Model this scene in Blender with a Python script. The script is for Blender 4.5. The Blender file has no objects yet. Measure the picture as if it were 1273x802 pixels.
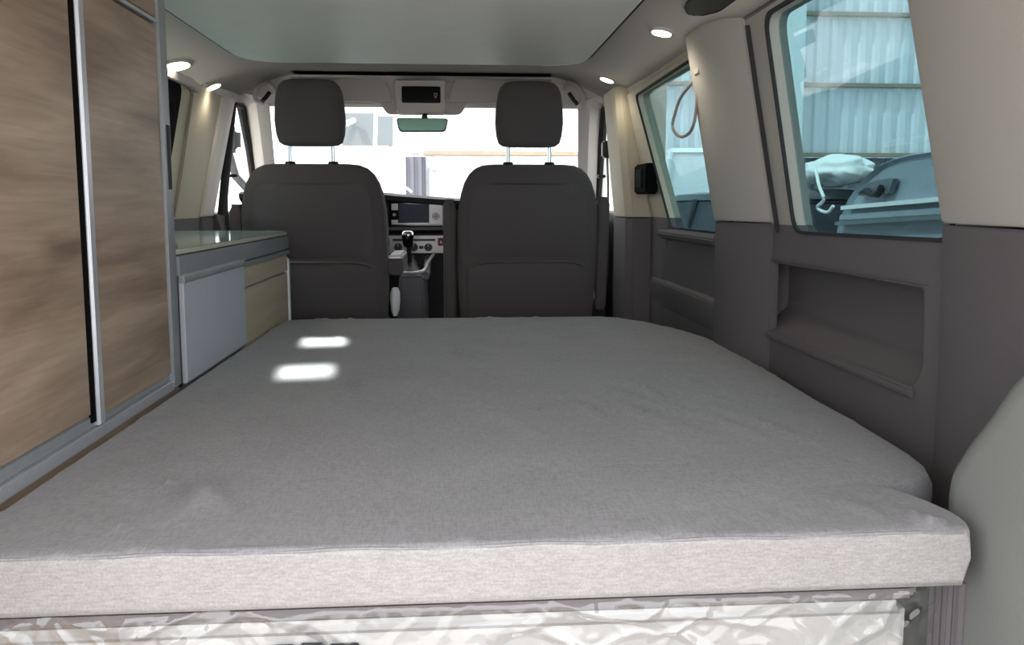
import bpy, bmesh, math, random
from mathutils import Vector, Matrix, noise
from mathutils.geometry import tessellate_polygon
random.seed(4)
SC = bpy.context.scene
COL = SC.collection
XC = -0.14                      # the van's long centre line
PI = math.pi

# ------------------------------------------------------------------ camera
f_, CX_, CY_ = 1000.0, 636.5, 360.0
PB = math.atan(.106); YA = math.atan(.0705*math.cos(PB))
CF = Vector((math.sin(YA)*math.cos(PB), math.cos(YA)*math.cos(PB), -math.sin(PB)))
CR = Vector((math.cos(YA), -math.sin(YA), 0)); CU = CR.cross(CF)
CP = Vector((0, 0, 1.0))
def at(px, py, ax, v):
    """point of the place seen at a photo pixel, on the plane ax = v"""
    d = CF + CR*((px-CX_)/f_) + CU*((CY_-py)/f_)
    i = 'xyz'.index(ax)
    return CP + d*((v-CP[i])/d[i])
cd = bpy.data.cameras.new('camera'); cam = bpy.data.objects.new('camera', cd); COL.objects.link(cam)
m = Matrix((CR, CU, -CF)).transposed().to_4x4(); m.translation = CP
cam.matrix_world = m
cd.sensor_width = 36; cd.lens = f_/1273*36; cd.shift_y = (360-401)/1273; cd.clip_start = .02
SC.camera = cam

# ------------------------------------------------------------------ materials
def lin(c): return tuple((v/255/12.92) if v/255 <= .04045 else ((v/255+.055)/1.055)**2.4 for v in c)
def mat(name, rgb, rough=.6, metal=0., amt=.06, scale=30., bump=0., bscale=None, stretch=(1,1,1), spec=.5, sheen=0., coat=0.):
    M = bpy.data.materials.new(name); M.use_nodes = True
    nt = M.node_tree; N = nt.nodes; L = nt.links; N.clear()
    out = N.new('ShaderNodeOutputMaterial'); p = N.new('ShaderNodeBsdfPrincipled'); L.new(p.outputs[0], out.inputs[0])
    tc = N.new('ShaderNodeTexCoord'); mp = N.new('ShaderNodeMapping'); mp.inputs['Scale'].default_value = stretch
    L.new(tc.outputs['Object'], mp.inputs[0])
    nz = N.new('ShaderNodeTexNoise'); nz.inputs['Scale'].default_value = scale; nz.inputs['Detail'].default_value = 5
    L.new(mp.outputs[0], nz.inputs[0])
    rp = N.new('ShaderNodeValToRGB'); c = lin(rgb)
    rp.color_ramp.elements[0].position = .3; rp.color_ramp.elements[1].position = .7
    rp.color_ramp.elements[0].color = tuple(max(0, v*(1-amt)) for v in c)+(1,)
    rp.color_ramp.elements[1].color = tuple(min(1, v*(1+amt)) for v in c)+(1,)
    L.new(nz.outputs[0], rp.inputs[0]); L.new(rp.outputs[0], p.inputs['Base Color'])
    p.inputs['Roughness'].default_value = rough; p.inputs['Metallic'].default_value = metal
    p.inputs['Specular IOR Level'].default_value = spec
    if sheen: p.inputs['Sheen Weight'].default_value = sheen; p.inputs['Sheen Roughness'].default_value = .5
    if coat: p.inputs['Coat Weight'].default_value = coat; p.inputs['Coat Roughness'].default_value = .06
    if bump:
        n2 = N.new('ShaderNodeTexNoise'); n2.inputs['Scale'].default_value = bscale or scale*4; n2.inputs['Detail'].default_value = 3
        L.new(mp.outputs[0], n2.inputs[0])
        b = N.new('ShaderNodeBump'); b.inputs['Strength'].default_value = bump; b.inputs['Distance'].default_value = .002
        L.new(n2.outputs[0], b.inputs['Height']); L.new(b.outputs[0], p.inputs['Normal'])
    return M
def emit(name, rgb, s):
    M = bpy.data.materials.new(name); M.use_nodes = True; nt = M.node_tree; nt.nodes.clear()
    o = nt.nodes.new('ShaderNodeOutputMaterial'); e = nt.nodes.new('ShaderNodeEmission'); e.inputs[0].default_value = lin(rgb)+(1,); e.inputs[1].default_value = s
    nt.links.new(e.outputs[0], o.inputs[0]); return M
def glass(name, tint, gloss=.05, rough=.02, rgbg=(255,255,255)):
    M = bpy.data.materials.new(name); M.use_nodes = True; nt = M.node_tree; N = nt.nodes; L = nt.links; N.clear()
    o = N.new('ShaderNodeOutputMaterial'); t = N.new('ShaderNodeBsdfTransparent'); g = N.new('ShaderNodeBsdfGlossy'); mx = N.new('ShaderNodeMixShader')
    t.inputs[0].default_value = tint+(1,); g.inputs[0].default_value = lin(rgbg)+(1,); g.inputs[1].default_value = rough
    mx.inputs[0].default_value = gloss
    L.new(t.outputs[0], mx.inputs[1]); L.new(g.outputs[0], mx.inputs[2]); L.new(mx.outputs[0], o.inputs[0]); return M
def oak(name):
    M = bpy.data.materials.new(name); M.use_nodes = True; nt = M.node_tree; N = nt.nodes; L = nt.links; N.clear()
    o = N.new('ShaderNodeOutputMaterial'); p = N.new('ShaderNodeBsdfPrincipled'); L.new(p.outputs[0], o.inputs[0])
    tc = N.new('ShaderNodeTexCoord')
    def nz(sc, st, d=6):
        mp = N.new('ShaderNodeMapping'); mp.inputs['Scale'].default_value = st; L.new(tc.outputs['Object'], mp.inputs[0])
        n = N.new('ShaderNodeTexNoise'); n.inputs['Scale'].default_value = sc; n.inputs['Detail'].default_value = d; n.inputs['Distortion'].default_value = .6
        L.new(mp.outputs[0], n.inputs[0]); return n
    a = nz(3.2, (1, .55, 3.0)); b = nz(26, (1, .22, 4.0), 8); c = nz(2.0, (1, 1, 1.4), 3)
    r1 = N.new('ShaderNodeValToRGB'); e = r1.color_ramp.elements
    e[0].position = .3; e[0].color = lin((112, 94, 80))+(1,); e[1].position = .62; e[1].color = lin((163, 144, 126))+(1,)
    x = e.new(.45); x.color = lin((144, 124, 107))+(1,)
    L.new(a.outputs[0], r1.inputs[0])
    r2 = N.new('ShaderNodeValToRGB'); r2.color_ramp.elements[0].color = (.80, .79, .78, 1); r2.color_ramp.elements[1].color = (1.06, 1.06, 1.06, 1)
    r2.color_ramp.elements[0].position = .35; r2.color_ramp.elements[1].position = .65; L.new(b.outputs[0], r2.inputs[0])
    mx = N.new('ShaderNodeMix'); mx.data_type = 'RGBA'; mx.blend_type = 'MULTIPLY'; mx.inputs[0].default_value = .75
    L.new(r1.outputs[0], mx.inputs[6]); L.new(r2.outputs[0], mx.inputs[7])
    r3 = N.new('ShaderNodeValToRGB'); r3.color_ramp.elements[0].color = (.86, .84, .83, 1); r3.color_ramp.elements[1].color = (1.05, 1.04, 1.03, 1); L.new(c.outputs[0], r3.inputs[0])
    m2 = N.new('ShaderNodeMix'); m2.data_type = 'RGBA'; m2.blend_type = 'MULTIPLY'; m2.inputs[0].default_value = .8
    L.new(mx.outputs[2], m2.inputs[6]); L.new(r3.outputs[0], m2.inputs[7]); L.new(m2.outputs[2], p.inputs['Base Color'])
    p.inputs['Roughness'].default_value = .5
    return M
def linen(name, rgb, amt=.16):
    M = mat(name, rgb, .95, amt=.05, scale=7, spec=.15, sheen=.15)
    nt = M.node_tree; N = nt.nodes; L = nt.links
    p = next(n for n in N if n.type == 'BSDF_PRINCIPLED'); tc = next(n for n in N if n.type == 'TEX_COORD')
    src = p.inputs['Base Color'].links[0].from_socket
    hs = []
    for st in ((1, .18, 1), (.18, 1, 1)):
        mp = N.new('ShaderNodeMapping'); mp.inputs['Scale'].default_value = st; L.new(tc.outputs['Object'], mp.inputs[0])
        n = N.new('ShaderNodeTexNoise'); n.inputs['Scale'].default_value = 330; n.inputs['Detail'].default_value = 4; L.new(mp.outputs[0], n.inputs[0]); hs.append(n)
    ad = N.new('ShaderNodeMath'); ad.operation = 'ADD'; L.new(hs[0].outputs[0], ad.inputs[0]); L.new(hs[1].outputs[0], ad.inputs[1])
    mr = N.new('ShaderNodeMapRange'); mr.inputs[1].default_value = .75; mr.inputs[2].default_value = 1.25; mr.inputs[3].default_value = 1-amt; mr.inputs[4].default_value = 1+amt
    L.new(ad.outputs[0], mr.inputs[0])
    mx = N.new('ShaderNodeVectorMath'); mx.operation = 'SCALE'; L.new(src, mx.inputs[0]); L.new(mr.outputs[0], mx.inputs['Scale']); L.new(mx.outputs[0], p.inputs['Base Color'])
    b = N.new('ShaderNodeBump'); b.inputs['Strength'].default_value = .25; b.inputs['Distance'].default_value = .0015; L.new(ad.outputs[0], b.inputs['Height']); L.new(b.outputs[0], p.inputs['Normal'])
    return M

M = {}
M['linen'] = linen('grey_linen', (131, 129, 132))
M['linen_lit'] = linen('lit_linen_border', (149, 145, 145))  # same linen made paler: brighter light on the rear face put into colour
M['oak'] = oak('pale_oak')
M['oak2'] = mat('worn_oak_front', (186, 172, 150), .5, amt=.12, scale=5, stretch=(1, .3, 4))
M['alu'] = mat('anodised_aluminium', (188, 190, 196), .38, .55, amt=.03, scale=60)
M['alugrey'] = mat('grey_aluminium', (150, 153, 157), .45, .35, amt=.03, scale=60)
M['flap'] = mat('light_grey_laminate', (172, 176, 186), .5, amt=.02, scale=14)
M['black'] = mat('black_plastic', (16, 16, 18), .45, amt=.1)
M['gloss'] = mat('gloss_black', (6, 6, 9), .12, amt=.1)
M['beige'] = mat('beige_trim', (168, 164, 157), .75, amt=.03, scale=300, bump=.1, spec=.3)
M['beigeL'] = mat('cream_trim', (190, 182, 162), .75, amt=.03, scale=300, bump=.1, spec=.3)
M['dark'] = mat('dark_trim', (94, 90, 92), .65, amt=.06, scale=400, bump=.2, spec=.3)
M['lowgrey'] = mat('grey_trim', (122, 124, 122), .7, amt=.04, scale=400, bump=.15, spec=.3)
M['head'] = mat('headliner_cloth', (205, 201, 194), .95, amt=.03, scale=500, bump=.15, spec=.1)
M['panel'] = mat('ceiling_panel', (222, 222, 214), .55, amt=.02, scale=12, spec=.3)
M['cab'] = mat('cab_trim', (220, 213, 209), .8, amt=.03, scale=400, bump=.1, spec=.25)
M['visor'] = mat('visor_vinyl', (196, 188, 186), .8, amt=.03, scale=400, bump=.1, spec=.25)
M['seat'] = mat('seat_fabric', (84, 78, 78), .95, amt=.10, scale=500, bump=.25, spec=.15, sheen=.1)
M['seatback'] = mat('seat_vinyl', (80, 74, 74), .7, amt=.05, scale=400, bump=.2, spec=.3)
M['dash'] = mat('dash_plastic', (34, 32, 36), .6, amt=.08, scale=300, bump=.1)
M['cons'] = mat('console_plastic', (92, 88, 94), .5, amt=.05, scale=200)
M['silver'] = mat('silver_plastic', (186, 182, 184), .35, .3, amt=.03)
M['chrome'] = mat('chrome', (225, 225, 228), .12, 1., amt=.02)
M['screen'] = mat('screen_glass', (30, 32, 66), .5, amt=.1, scale=8)
M['mirror'] = mat('mirror_glass', (150, 190, 176), .05, .9, amt=.05, scale=8)
M['rubber'] = mat('rubber', (38, 38, 40), .8, amt=.08)
M['hazard'] = mat('hazard_button', (120, 30, 34), .5)
M['white'] = mat('white_plastic', (225, 224, 226), .5, amt=.02)
M['cream'] = mat('cream_board', (172, 171, 169), .55, amt=.03, scale=9)
M['cover'] = mat('grey_vinyl', (120, 114, 116), .7, amt=.05, scale=20)
M['floor'] = mat('floor_vinyl', (96, 88, 80), .6, amt=.1, scale=14)
M['strap'] = mat('grey_cord', (150, 145, 140), .9, amt=.1, scale=300)
M['tint'] = glass('privacy_glass', (.36, .47, .49), .05)
M['clear'] = glass('clear_glass', (.96, .98, .97), .04)
M['lid'] = mat('hob_lid_glass', (176, 190, 184), .10, amt=.03, scale=5, coat=.5)
M['led'] = emit('led_diffuser', (255, 244, 220), 9)
M['corr'] = mat('painted_steel_sheet', (186, 190, 196), .55, amt=.05, scale=1.2)
M['whitewall'] = mat('white_cladding', (214, 217, 222), .7, amt=.04, scale=1.2)
M['goldedge'] = mat('pale_gold_edge', (200, 194, 178), .4, .2)
M['frame'] = mat('matt_black_frame', (14, 14, 15), .9, spec=.05)
M['frame2'] = mat('matt_dark_lever', (40, 38, 44), .9, spec=.05)
M['girt'] = mat('tan_steel_rail', (146, 134, 116), .7, amt=.08, scale=6)
M['column'] = mat('pale_steel_column', (214, 222, 224), .6, amt=.04, scale=4)
M['asphalt'] = mat('pale_concrete', (196, 192, 186), .9, amt=.12, scale=1.5)
M['bluegrey'] = mat('bluegrey_fibreglass', (142, 150, 160), .35, amt=.03, scale=3, coat=.3)
M['paintw'] = mat('white_car_paint', (238, 238, 240), .3, amt=.02, scale=3, coat=.5)
M['paintb'] = mat('black_car_paint', (30, 34, 36), .3, amt=.05, scale=3, coat=.5)
M['carglass'] = mat('dark_car_glass', (40, 46, 50), .5, amt=.05, scale=3)
M['paleglass'] = mat('pale_car_glass', (96, 102, 106), .25, amt=.05, scale=3)
M['cloth'] = mat('white_cloth', (232, 232, 230), .9, amt=.04, scale=20)
M['doorgrey'] = mat('grey_roller_sheet', (98, 98, 108), .6, amt=.05, scale=3)

# ------------------------------------------------------------------ helpers
def base(*chain):
    t = Matrix.Identity(4); return t
def obj(name, bm, mt, parent=None, sharp=32, bevel=0., seg=2, **tags):
    if bevel:
        bmesh.ops.remove_doubles(bm, verts=bm.verts, dist=1e-5)
        es = [e for e in bm.edges if len(e.link_faces) == 2 and e.calc_face_angle(0) > math.radians(40)]
        bmesh.ops.bevel(bm, geom=es, offset=bevel, segments=seg, affect='EDGES', clamp_overlap=True)
    bmesh.ops.recalc_face_normals(bm, faces=bm.faces)
    a = math.radians(sharp)
    for fc in bm.faces: fc.smooth = True
    for e in bm.edges: e.smooth = not (len(e.link_faces) != 2 or e.calc_face_angle(0) > a)
    me = bpy.data.meshes.new(name); bm.to_mesh(me); bm.free()
    o = bpy.data.objects.new(name, me); COL.objects.link(o)
    for q in (mt if isinstance(mt, (list, tuple)) else [mt]): me.materials.append(q)
    if parent:
        o.parent = parent
        if parent.type == 'EMPTY': o.matrix_parent_inverse = Matrix.Translation(parent.location).inverted()
    for k, v in tags.items(): o[k] = v
    return o
def thing(name, label, cat, loc, group=None):
    o = bpy.data.objects.new(name, None); COL.objects.link(o); o.location = loc; o.empty_display_size = .05
    o['label'] = label; o['category'] = cat
    if group: o['group'] = group
    return o
def tag(o, label, cat, group=None):
    o['label'] = label; o['category'] = cat
    if group: o['group'] = group
    return o
def struct(o, label=None):
    o['kind'] = 'structure'
    if label: o['label'] = label
    return o
def sroot(name, loc, label=None):
    o = bpy.data.objects.new(name, None); COL.objects.link(o); o.location = loc; o.empty_display_size = .05
    return struct(o, label)
def B(*boxes):
    """boxes given as (x0,x1,y0,y1,z0,z1)"""
    bm = bmesh.new()
    for x0, x1, y0, y1, z0, z1 in boxes: box(bm, x0, x1, y0, y1, z0, z1)
    return bm
def box(bm, x0, x1, y0, y1, z0, z1, mtx=None):
    r = bmesh.ops.create_cube(bm, size=1)['verts']
    for v in r:
        v.co = Vector(((x0+x1)/2+v.co.x*(x1-x0), (y0+y1)/2+v.co.y*(y1-y0), (z0+z1)/2+v.co.z*(z1-z0)))
        if mtx: v.co = mtx @ v.co
    return r
def loft(rings, cap=True, closed=True, bm=None):
    bm = bm or bmesh.new(); R = [[bm.verts.new(p) for p in r] for r in rings]; n = len(R[0])
    for a, b in zip(R, R[1:]):
        for i in range(n if closed else n-1):
            j = (i+1) % n; bm.faces.new((a[i], a[j], b[j], b[i]))
    if cap and closed:
        bm.faces.new(R[0][::-1]); bm.faces.new(R[-1])
    return bm
def tube(pts, r, n=8, bm=None, closed=False):
    pts = [Vector(p) for p in pts]; rings = []
    up = Vector((0, 0, 1))
    for i, p in enumerate(pts):
        a = pts[i-1] if (i or closed) else p; b = pts[(i+1) % len(pts)] if (i < len(pts)-1 or closed) else p
        t = (b-a).normalized(); u = t.cross(up)
        if u.length < .05: u = t.cross(Vector((1, 0, 0)))
        u.normalize(); w = u.cross(t); rr = r[i] if isinstance(r, (list, tuple)) else r
        rings.append([p+u*(math.cos(2*PI*k/n)*rr)+w*(math.sin(2*PI*k/n)*rr) for k in range(n)])
    if closed: rings.append(rings[0]); return loft(rings, cap=False, bm=bm)
    return loft(rings, bm=bm)
def spline(pts, n=8, closed=False):
    P = [Vector(p) for p in pts]; out = []; k = len(P)
    for i in range(k if closed else k-1):
        p0 = P[(i-1) % k] if (closed or i) else P[0]; p1 = P[i]; p2 = P[(i+1) % k]; p3 = P[(i+2) % k] if (closed or i+2 < k) else P[-1]
        for j in range(n):
            t = j/n
            out.append(.5*((2*p1)+(p2-p0)*t+(2*p0-5*p1+4*p2-p3)*t*t+(3*p1-p0-3*p2+p3)*t**3))
    if not closed: out.append(P[-1])
    return out
def cyl(c, d, r, h, n=24, r2=None, bm=None):
    """cylinder of length h from c along d"""
    d = Vector(d).normalized(); c = Vector(c); r2 = r if r2 is None else r2
    u = d.orthogonal().normalized(); w = d.cross(u)
    rg = lambda q, rr: [q+u*math.cos(2*PI*k/n)*rr+w*math.sin(2*PI*k/n)*rr for k in range(n)]
    return loft([rg(c, r), rg(c+d*h, r2)], bm=bm)
def rpoly(pts, r, n=5):
    """2-D polygon with rounded corners; r one radius or one per corner"""
    out = []; k = len(pts)
    for i, p in enumerate(pts):
        rr = r[i] if isinstance(r, (list, tuple)) else r
        p = Vector(p); a = Vector(pts[i-1]); b = Vector(pts[(i+1) % k])
        if rr <= 0: out.append(tuple(p)); continue
        u = (a-p); v = (b-p); rr = min(rr, u.length*.48, v.length*.48); s = p+u.normalized()*rr; e = p+v.normalized()*rr
        for j in range(n+1):
            t = j/n; out.append(tuple(s*(1-t)**2+p*2*t*(1-t)+e*t*t))
    return out
def sheet(loops, fn, th, bm=None):
    """plate from 2-D loops (outer, holes...); fn(u, v, k) -> point, k=0 front, 1 back at thickness th"""
    bm = bm or bmesh.new()
    flat = [p for l in loops for p in l]
    tri = tessellate_polygon([[Vector((p[0], p[1], 0)) for p in l] for l in loops])
    F = [bm.verts.new(fn(p[0], p[1], 0)) for p in flat]; K = [bm.verts.new(fn(p[0], p[1], th)) for p in flat]
    for t in tri:
        try: bm.faces.new([F[i] for i in t]); bm.faces.new([K[i] for i in reversed(t)])
        except ValueError: pass
    o = 0
    for l in loops:
        n = len(l)
        for i in range(n):
            j = (i+1) % n
            bm.faces.new((F[o+i], F[o+j], K[o+j], K[o+i]))
        o += n
    bmesh.ops.dissolve_degenerate(bm, dist=1e-6, edges=bm.edges)
    return bm
def prism(poly, ax, a, b, bm=None):
    """2-D polygon extruded along an axis from a to b (x: (y,z)  y: (x,z)  z: (x,y))"""
    fn = {'x': lambda u, v, t: (t, u, v), 'y': lambda u, v, t: (u, t, v), 'z': lambda u, v, t: (u, v, t)}[ax]
    return sheet([poly], lambda u, v, k: fn(u, v, a if k == 0 else b), 1, bm)
def rbox(x0, x1, y0, y1, z0, z1, r, seg=3):
    bm = B((x0, x1, y0, y1, z0, z1))
    bmesh.ops.bevel(bm, geom=list(bm.edges), offset=r, segments=seg, affect='EDGES', clamp_overlap=True); return bm
def sup(cx, cy, hx, hy, z, n=4., k=40):
    r = []
    for i in range(k):
        t = 2*PI*i/k; c, s = math.cos(t), math.sin(t)
        r.append(Vector((cx+hx*math.copysign(abs(c)**(2/n), c), cy+hy*math.copysign(abs(s)**(2/n), s), z)))
    return r

# ------------------------------------------------------------------ the van's shell
BELT = .947
def xr(z): return .86 if z < .93 else .86-.22*(z-.93)            # right wall's inner face
def xl(z): return 2*XC-xr(z)
def xrs(z): return xr(z)-.018                                    # sliding door's inner face
WT = 1.475                                                        # top of the side walls

struct(obj('floor', B((-1.2, .92, -.05, 4.7, -.06, 0)), M['floor']))

# rear quarter wall (right), light above the belt, dark below, window opening and storage recess
win1 = rpoly([(1.995, .928), (1.325, .936), (1.31, 1.45), (1.945, 1.452)], .045)
def wallfn(xf, sgn): return lambda u, v, k: (xf(v)+sgn*k, u, v)
wr = sroot('wall_right', (.86, 1.6, 0))
# window cut-outs cross the belt line: clip loops at the belt by building two plates
def split(y0, y1, z0, z1, hole):
    """light plate above BELT and dark plate below for a hole whose lower edge dips under the belt"""
    hi = [p for p in hole if p[1] >= BELT]; lo = [p for p in hole if p[1] < BELT]
    return hi, lo
def belt_plates(y0, y1, z0, z1, hole, recess=None):
    # hole is listed: lower-far, lower-near, upper-near, upper-far
    ys_lo = [p for p in hole if p[1] < BELT]
    hi = [p for p in hole if p[1] >= BELT]
    yn = min(p[0] for p in hole if abs(p[1]-BELT) < .06); yf = max(p[0] for p in hole if abs(p[1]-BELT) < .06)
    # order: dark plate outline goes y0..notch..y1 along the belt
    lo = sorted(ys_lo, key=lambda p: p[0])
    dark = [(y0, z0), (y1, z0), (y1, BELT), (yf, BELT)]+[p for p in lo[::-1]]+[(yn, BELT), (y0, BELT)]
    hi_s = hi
    k = min(range(len(hi)), key=lambda i: (hi[i][1], hi[i][0]))
    light = [(y1, BELT), (y1, z1), (y0, z1), (y0, BELT), (yn, BELT)]
    near = [p for p in hi if p[0] < (yn+yf)/2]; far = [p for p in hi if p[0] >= (yn+yf)/2]
    light += sorted(near, key=lambda p: (round(p[1], 4), -p[0])) if False else near_sort(near, False)
    light += near_sort(far, True)
    light += [(yf, BELT)]
    return dark, light
def near_sort(pts, down):
    # arrange one side of a rounded window loop by angle so that it runs up the near side and down the far side
    cy = sum(p[0] for p in pts)/len(pts); 
    return sorted(pts, key=lambda p: (-(p[1]) if down else p[1]))
dark, light = belt_plates(.55, 2.5, 0, WT, win1)
rec = rpoly([(2.20, .655), (1.43, .655), (1.405, .70), (1.415, .850), (2.16, .842), (2.20, .80)], [.03, .03, .02, .02, .03, .02], 3)
bm = sheet([dark, rec], wallfn(xr, 1), .05)
obj('lower_panel', bm, M['dark'], wr, label='dark grey lower trim')
bm = sheet([light], wallfn(xr, 1), .05)
obj('upper_panel', bm, M['beige'], wr, label='beige upper trim')
# recess: open box behind the opening with a floor that slopes up to the back
def recess():
    prof = [(.861, .655), (.868, .659), (.925, .700), (.935, .712), (.939, .735), (.939, .834), (.932, .843), (.861, .848)]
    back = [(x+.006, z+(.004 if z > .7 else -.006)) for x, z in prof][::-1]
    bm = loft([[(x, y, z) for x, z in prof+back] for y in (1.395, 2.205)])
    for y in (1.39, 2.203): box(bm, .862, .945, y, y+.006, .65, .852)
    return bm
obj('storage_recess', recess(), M['dark'], wr)
bm = loft([[(.862, y, .66), (.850, y, .656), (.848, y, .640), (.862, y, .632)] for y in (1.43, 1.6, 1.9, 2.2)])
obj('recess_lip', bm, M['dark'], wr, bevel=.004)
bm = loft([[(.862, y, .858), (.855, y, .856), (.855, y, .849), (.862, y, .845)] for y in (1.40, 1.6, 1.9, 2.17)])
obj('recess_ridge', bm, M['dark'], wr, bevel=.003)

def ring(outer, inner, fn, th): return sheet([outer, inner], fn, th)
def scale2(poly, d):
    cy = sum(p[0] for p in poly)/len(poly); cz = sum(p[1] for p in poly)/len(poly)
    hy = max(abs(p[0]-cy) for p in poly); hz = max(abs(p[1]-cz) for p in poly)
    return [(cy+(p[0]-cy)*(1-d/hy), cz+(p[1]-cz)*(1-d/hz)) for p in poly]
w1 = sroot('window_1', (.87, 1.65, .93), 'large tinted rear side window')
obj('window_seal', ring(scale2(win1, -.003), scale2(win1, .005), wallfn(lambda z: xr(z)-.004, 1), .008), M['rubber'], w1)
obj('window_pane', sheet([scale2(win1, -.012)], wallfn(lambda z: xr(z)+.03, 1), .004), M['tint'], w1)
# light frame strip and outer seal between the pillar and the glass
bm = loft([[(xr(z)-.001, y, z), (xr(z)-.010, y-.003, z), (xr(z)-.010, y-.010, z), (xr(z)-.001, y-.013, z)] for z, y in ((.925, 2.095), (1.1, 2.085), (1.3, 2.07), (1.45, 2.055))])
obj('pillar_seal', bm, M['rubber'], w1)

# C-pillar trim standing proud of the wall
def pillar(z0, z1, n, yf, yn, depth, lean=0.):
    R = []
    for i in range(n+1):
        z = z0+(z1-z0)*i/n
        x = xr(z); a = yf(z); b = yn(z)
        R.append([(x+.02, b, z), (x-.004, b, z), (x-depth*.55, b+.05, z), (x-depth, b+.16, z), (x-depth, a-.05, z), (x-depth*.8, a-.012, z), (x+.02, a, z)])
    return R
yf = lambda z: 2.50-.10*(z-.9) if z > .9 else 2.50
yn = lambda z: 2.13-.11*(z-.93) if z > .93 else 2.13
t1 = sroot('trim_1', (.84, 2.3, 0), 'middle pillar trim, beige above and dark grey below')
obj('upper_pillar', loft(pillar(.952, 1.50, 6, yf, yn, .058)), M['beige'], t1, bevel=.003)
obj('lower_pillar', loft(pillar(.0, .948, 4, yf, yn, .052)), M['dark'], t1, bevel=.003)
# D-pillar trim, curving in towards the tailgate
def dp(z0, z1, n):
    R = []
    for i in range(n+1):
        z = z0+(z1-z0)*i/n; x = xr(z)
        R.append([(x+.03, 1.345, z), (x-.010, 1.345, z), (x-.024, 1.30, z), (x-.05, 1.12, z), (x-.075, .95, z), (x-.095, .75, z), (x-.10, .5, z), (x+.03, .5, z)])
    return R
t2 = sroot('trim_2', (.84, .9, 0), 'rear pillar trim, beige above and dark grey below')
obj('upper_pillar', loft(dp(.968, 1.50, 6)), M['beige'], t2, bevel=.003)
obj('lower_pillar', loft(dp(.0, .964, 4)), M['dark'], t2, bevel=.003)
# rounded grey lamp housing trim at the tailgate corner
oc = spline([(1.03, .10), (1.034, .42), (1.058, .60), (1.035, .66), (.985, .725), (.935, .79), (.86, .85), (.76, .90), (.5, .93)], 5)
R = []
for x, ins in ((.80, 0), (.712, 0), (.694, .006), (.684, .018), (.681, .035)):
    R.append([(x, p.x-ins*(1 if p.z == 0 else 1), p.y-ins*.6) for p in [Vector((q[0], q[1])) .to_3d() for q in oc]]+[(x, .5, .10)])
bm = loft(R)
struct(obj('trim_3', bm, M['lowgrey'], sharp=40), 'rounded grey lamp housing trim at the tailgate corner')
# sill trim under it
bm = loft([[(.655, 1.05, z), (.80, 1.06, z), (.80, 1.0, z), (.672, .985, z), (.662, .995, z), (.652, .985, z), (.640, 1.0, z)] for z in (.0, .30, .50)])
struct(obj('trim_4', bm, M['dark'], bevel=.006), 'dark grey moulded trim beside the bed base')

# sliding side door (right)
win2 = rpoly([(3.125, .908), (2.40, .908), (2.38, 1.445), (3.27, 1.437)], .035)
d1 = sroot('door_1', (.84, 2.95, 0), 'sliding side door with tinted window')
dark, light = belt_plates(2.30, 3.42, .05, 1.46, win2)
obj('lower_panel', sheet([dark], wallfn(xrs, 1), .05), M['dark'], d1, label='dark grey lower door trim')
obj('upper_panel', sheet([light], wallfn(xrs, 1), .05), M['beigeL'], d1, label='beige upper door trim')
obj('window_sill', loft([[(.848, y, .906), (.822, y, .902), (.812, y, .888), (.818, y, .868), (.848, y, .86)] for y in (2.5, 2.8, 3.1, 3.22)]), M['dark'], d1, bevel=.004)
obj('door_ledge', loft([[(.848, y, .70), (.824, y, .685), (.822, y, .66), (.848, y, .56)] for y in (2.5, 2.8, 3.2, 3.36)]), M['dark'], d1, bevel=.004)
p = at(797, 220, 'x', .80)
hd = obj('door_handle', rbox(.760, .812, 3.20, 3.41, 1.042, 1.165, .008), M['frame'], d1, label='black recessed door handle')
obj('handle_lever', rbox(.752, .763, 3.25, 3.35, 1.065, 1.145, .004), M['frame2'], hd)
w2 = sroot('window_2', (.85, 2.85, .9), 'tinted sliding door window')
obj('window_seal', ring(scale2(win2, -.003), scale2(win2, .004), wallfn(lambda z: xrs(z)-.004, 1), .008), M['rubber'], w2)
obj('window_pane', sheet([scale2(win2, -.010)], wallfn(lambda z: xrs(z)+.025, 1), .004), M['tint'], w2)
# roof rail trim above the door
bm = loft([[(.752, y, 1.452), (.735, y, 1.462), (.722, y, 1.482), (.728, y, 1.502), (.77, y, 1.505)] for y in (2.15, 2.6, 3.0, 3.42)])
struct(obj('trim_5', bm, M['beigeL'], bevel=.004), 'cream rail trim over the sliding door')
bm = loft([[(.752, y, 1.462), (.738, y, 1.468), (.735, y, 1.485), (.75, y, 1.50)] for y in (.6, 1.2, 1.7, 2.10)])
struct(obj('trim_6', bm, M['dark'], bevel=.004), 'dark rail trim over the rear window')
# B-pillar right and left
def bpil(s, m1, names):
    X = lambda x: x if s > 0 else 2*XC-x
    r = sroot(names[0], (X(.78), 3.55, 0), names[1])
    def rg(z):
        o = -.10*max(0, z-.93)
        return [(X(.90), 3.43, z), (X(.765+o), 3.43, z), (X(.738+o), 3.47, z), (X(.738+o), 3.72, z), (X(.76+o), 3.79, z), (X(.90), 3.80, z)]
    obj('upper_pillar', loft([rg(z) for z in (.945, 1.2, 1.50)]), m1, r, bevel=.004)
    obj('lower_pillar', loft([rg(z) for z in (.0, .5, .941)]), M['dark'], r, bevel=.004)
bpil(1, M['beigeL'], ('trim_7', 'cream front pillar behind the cab door, right'))

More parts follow.
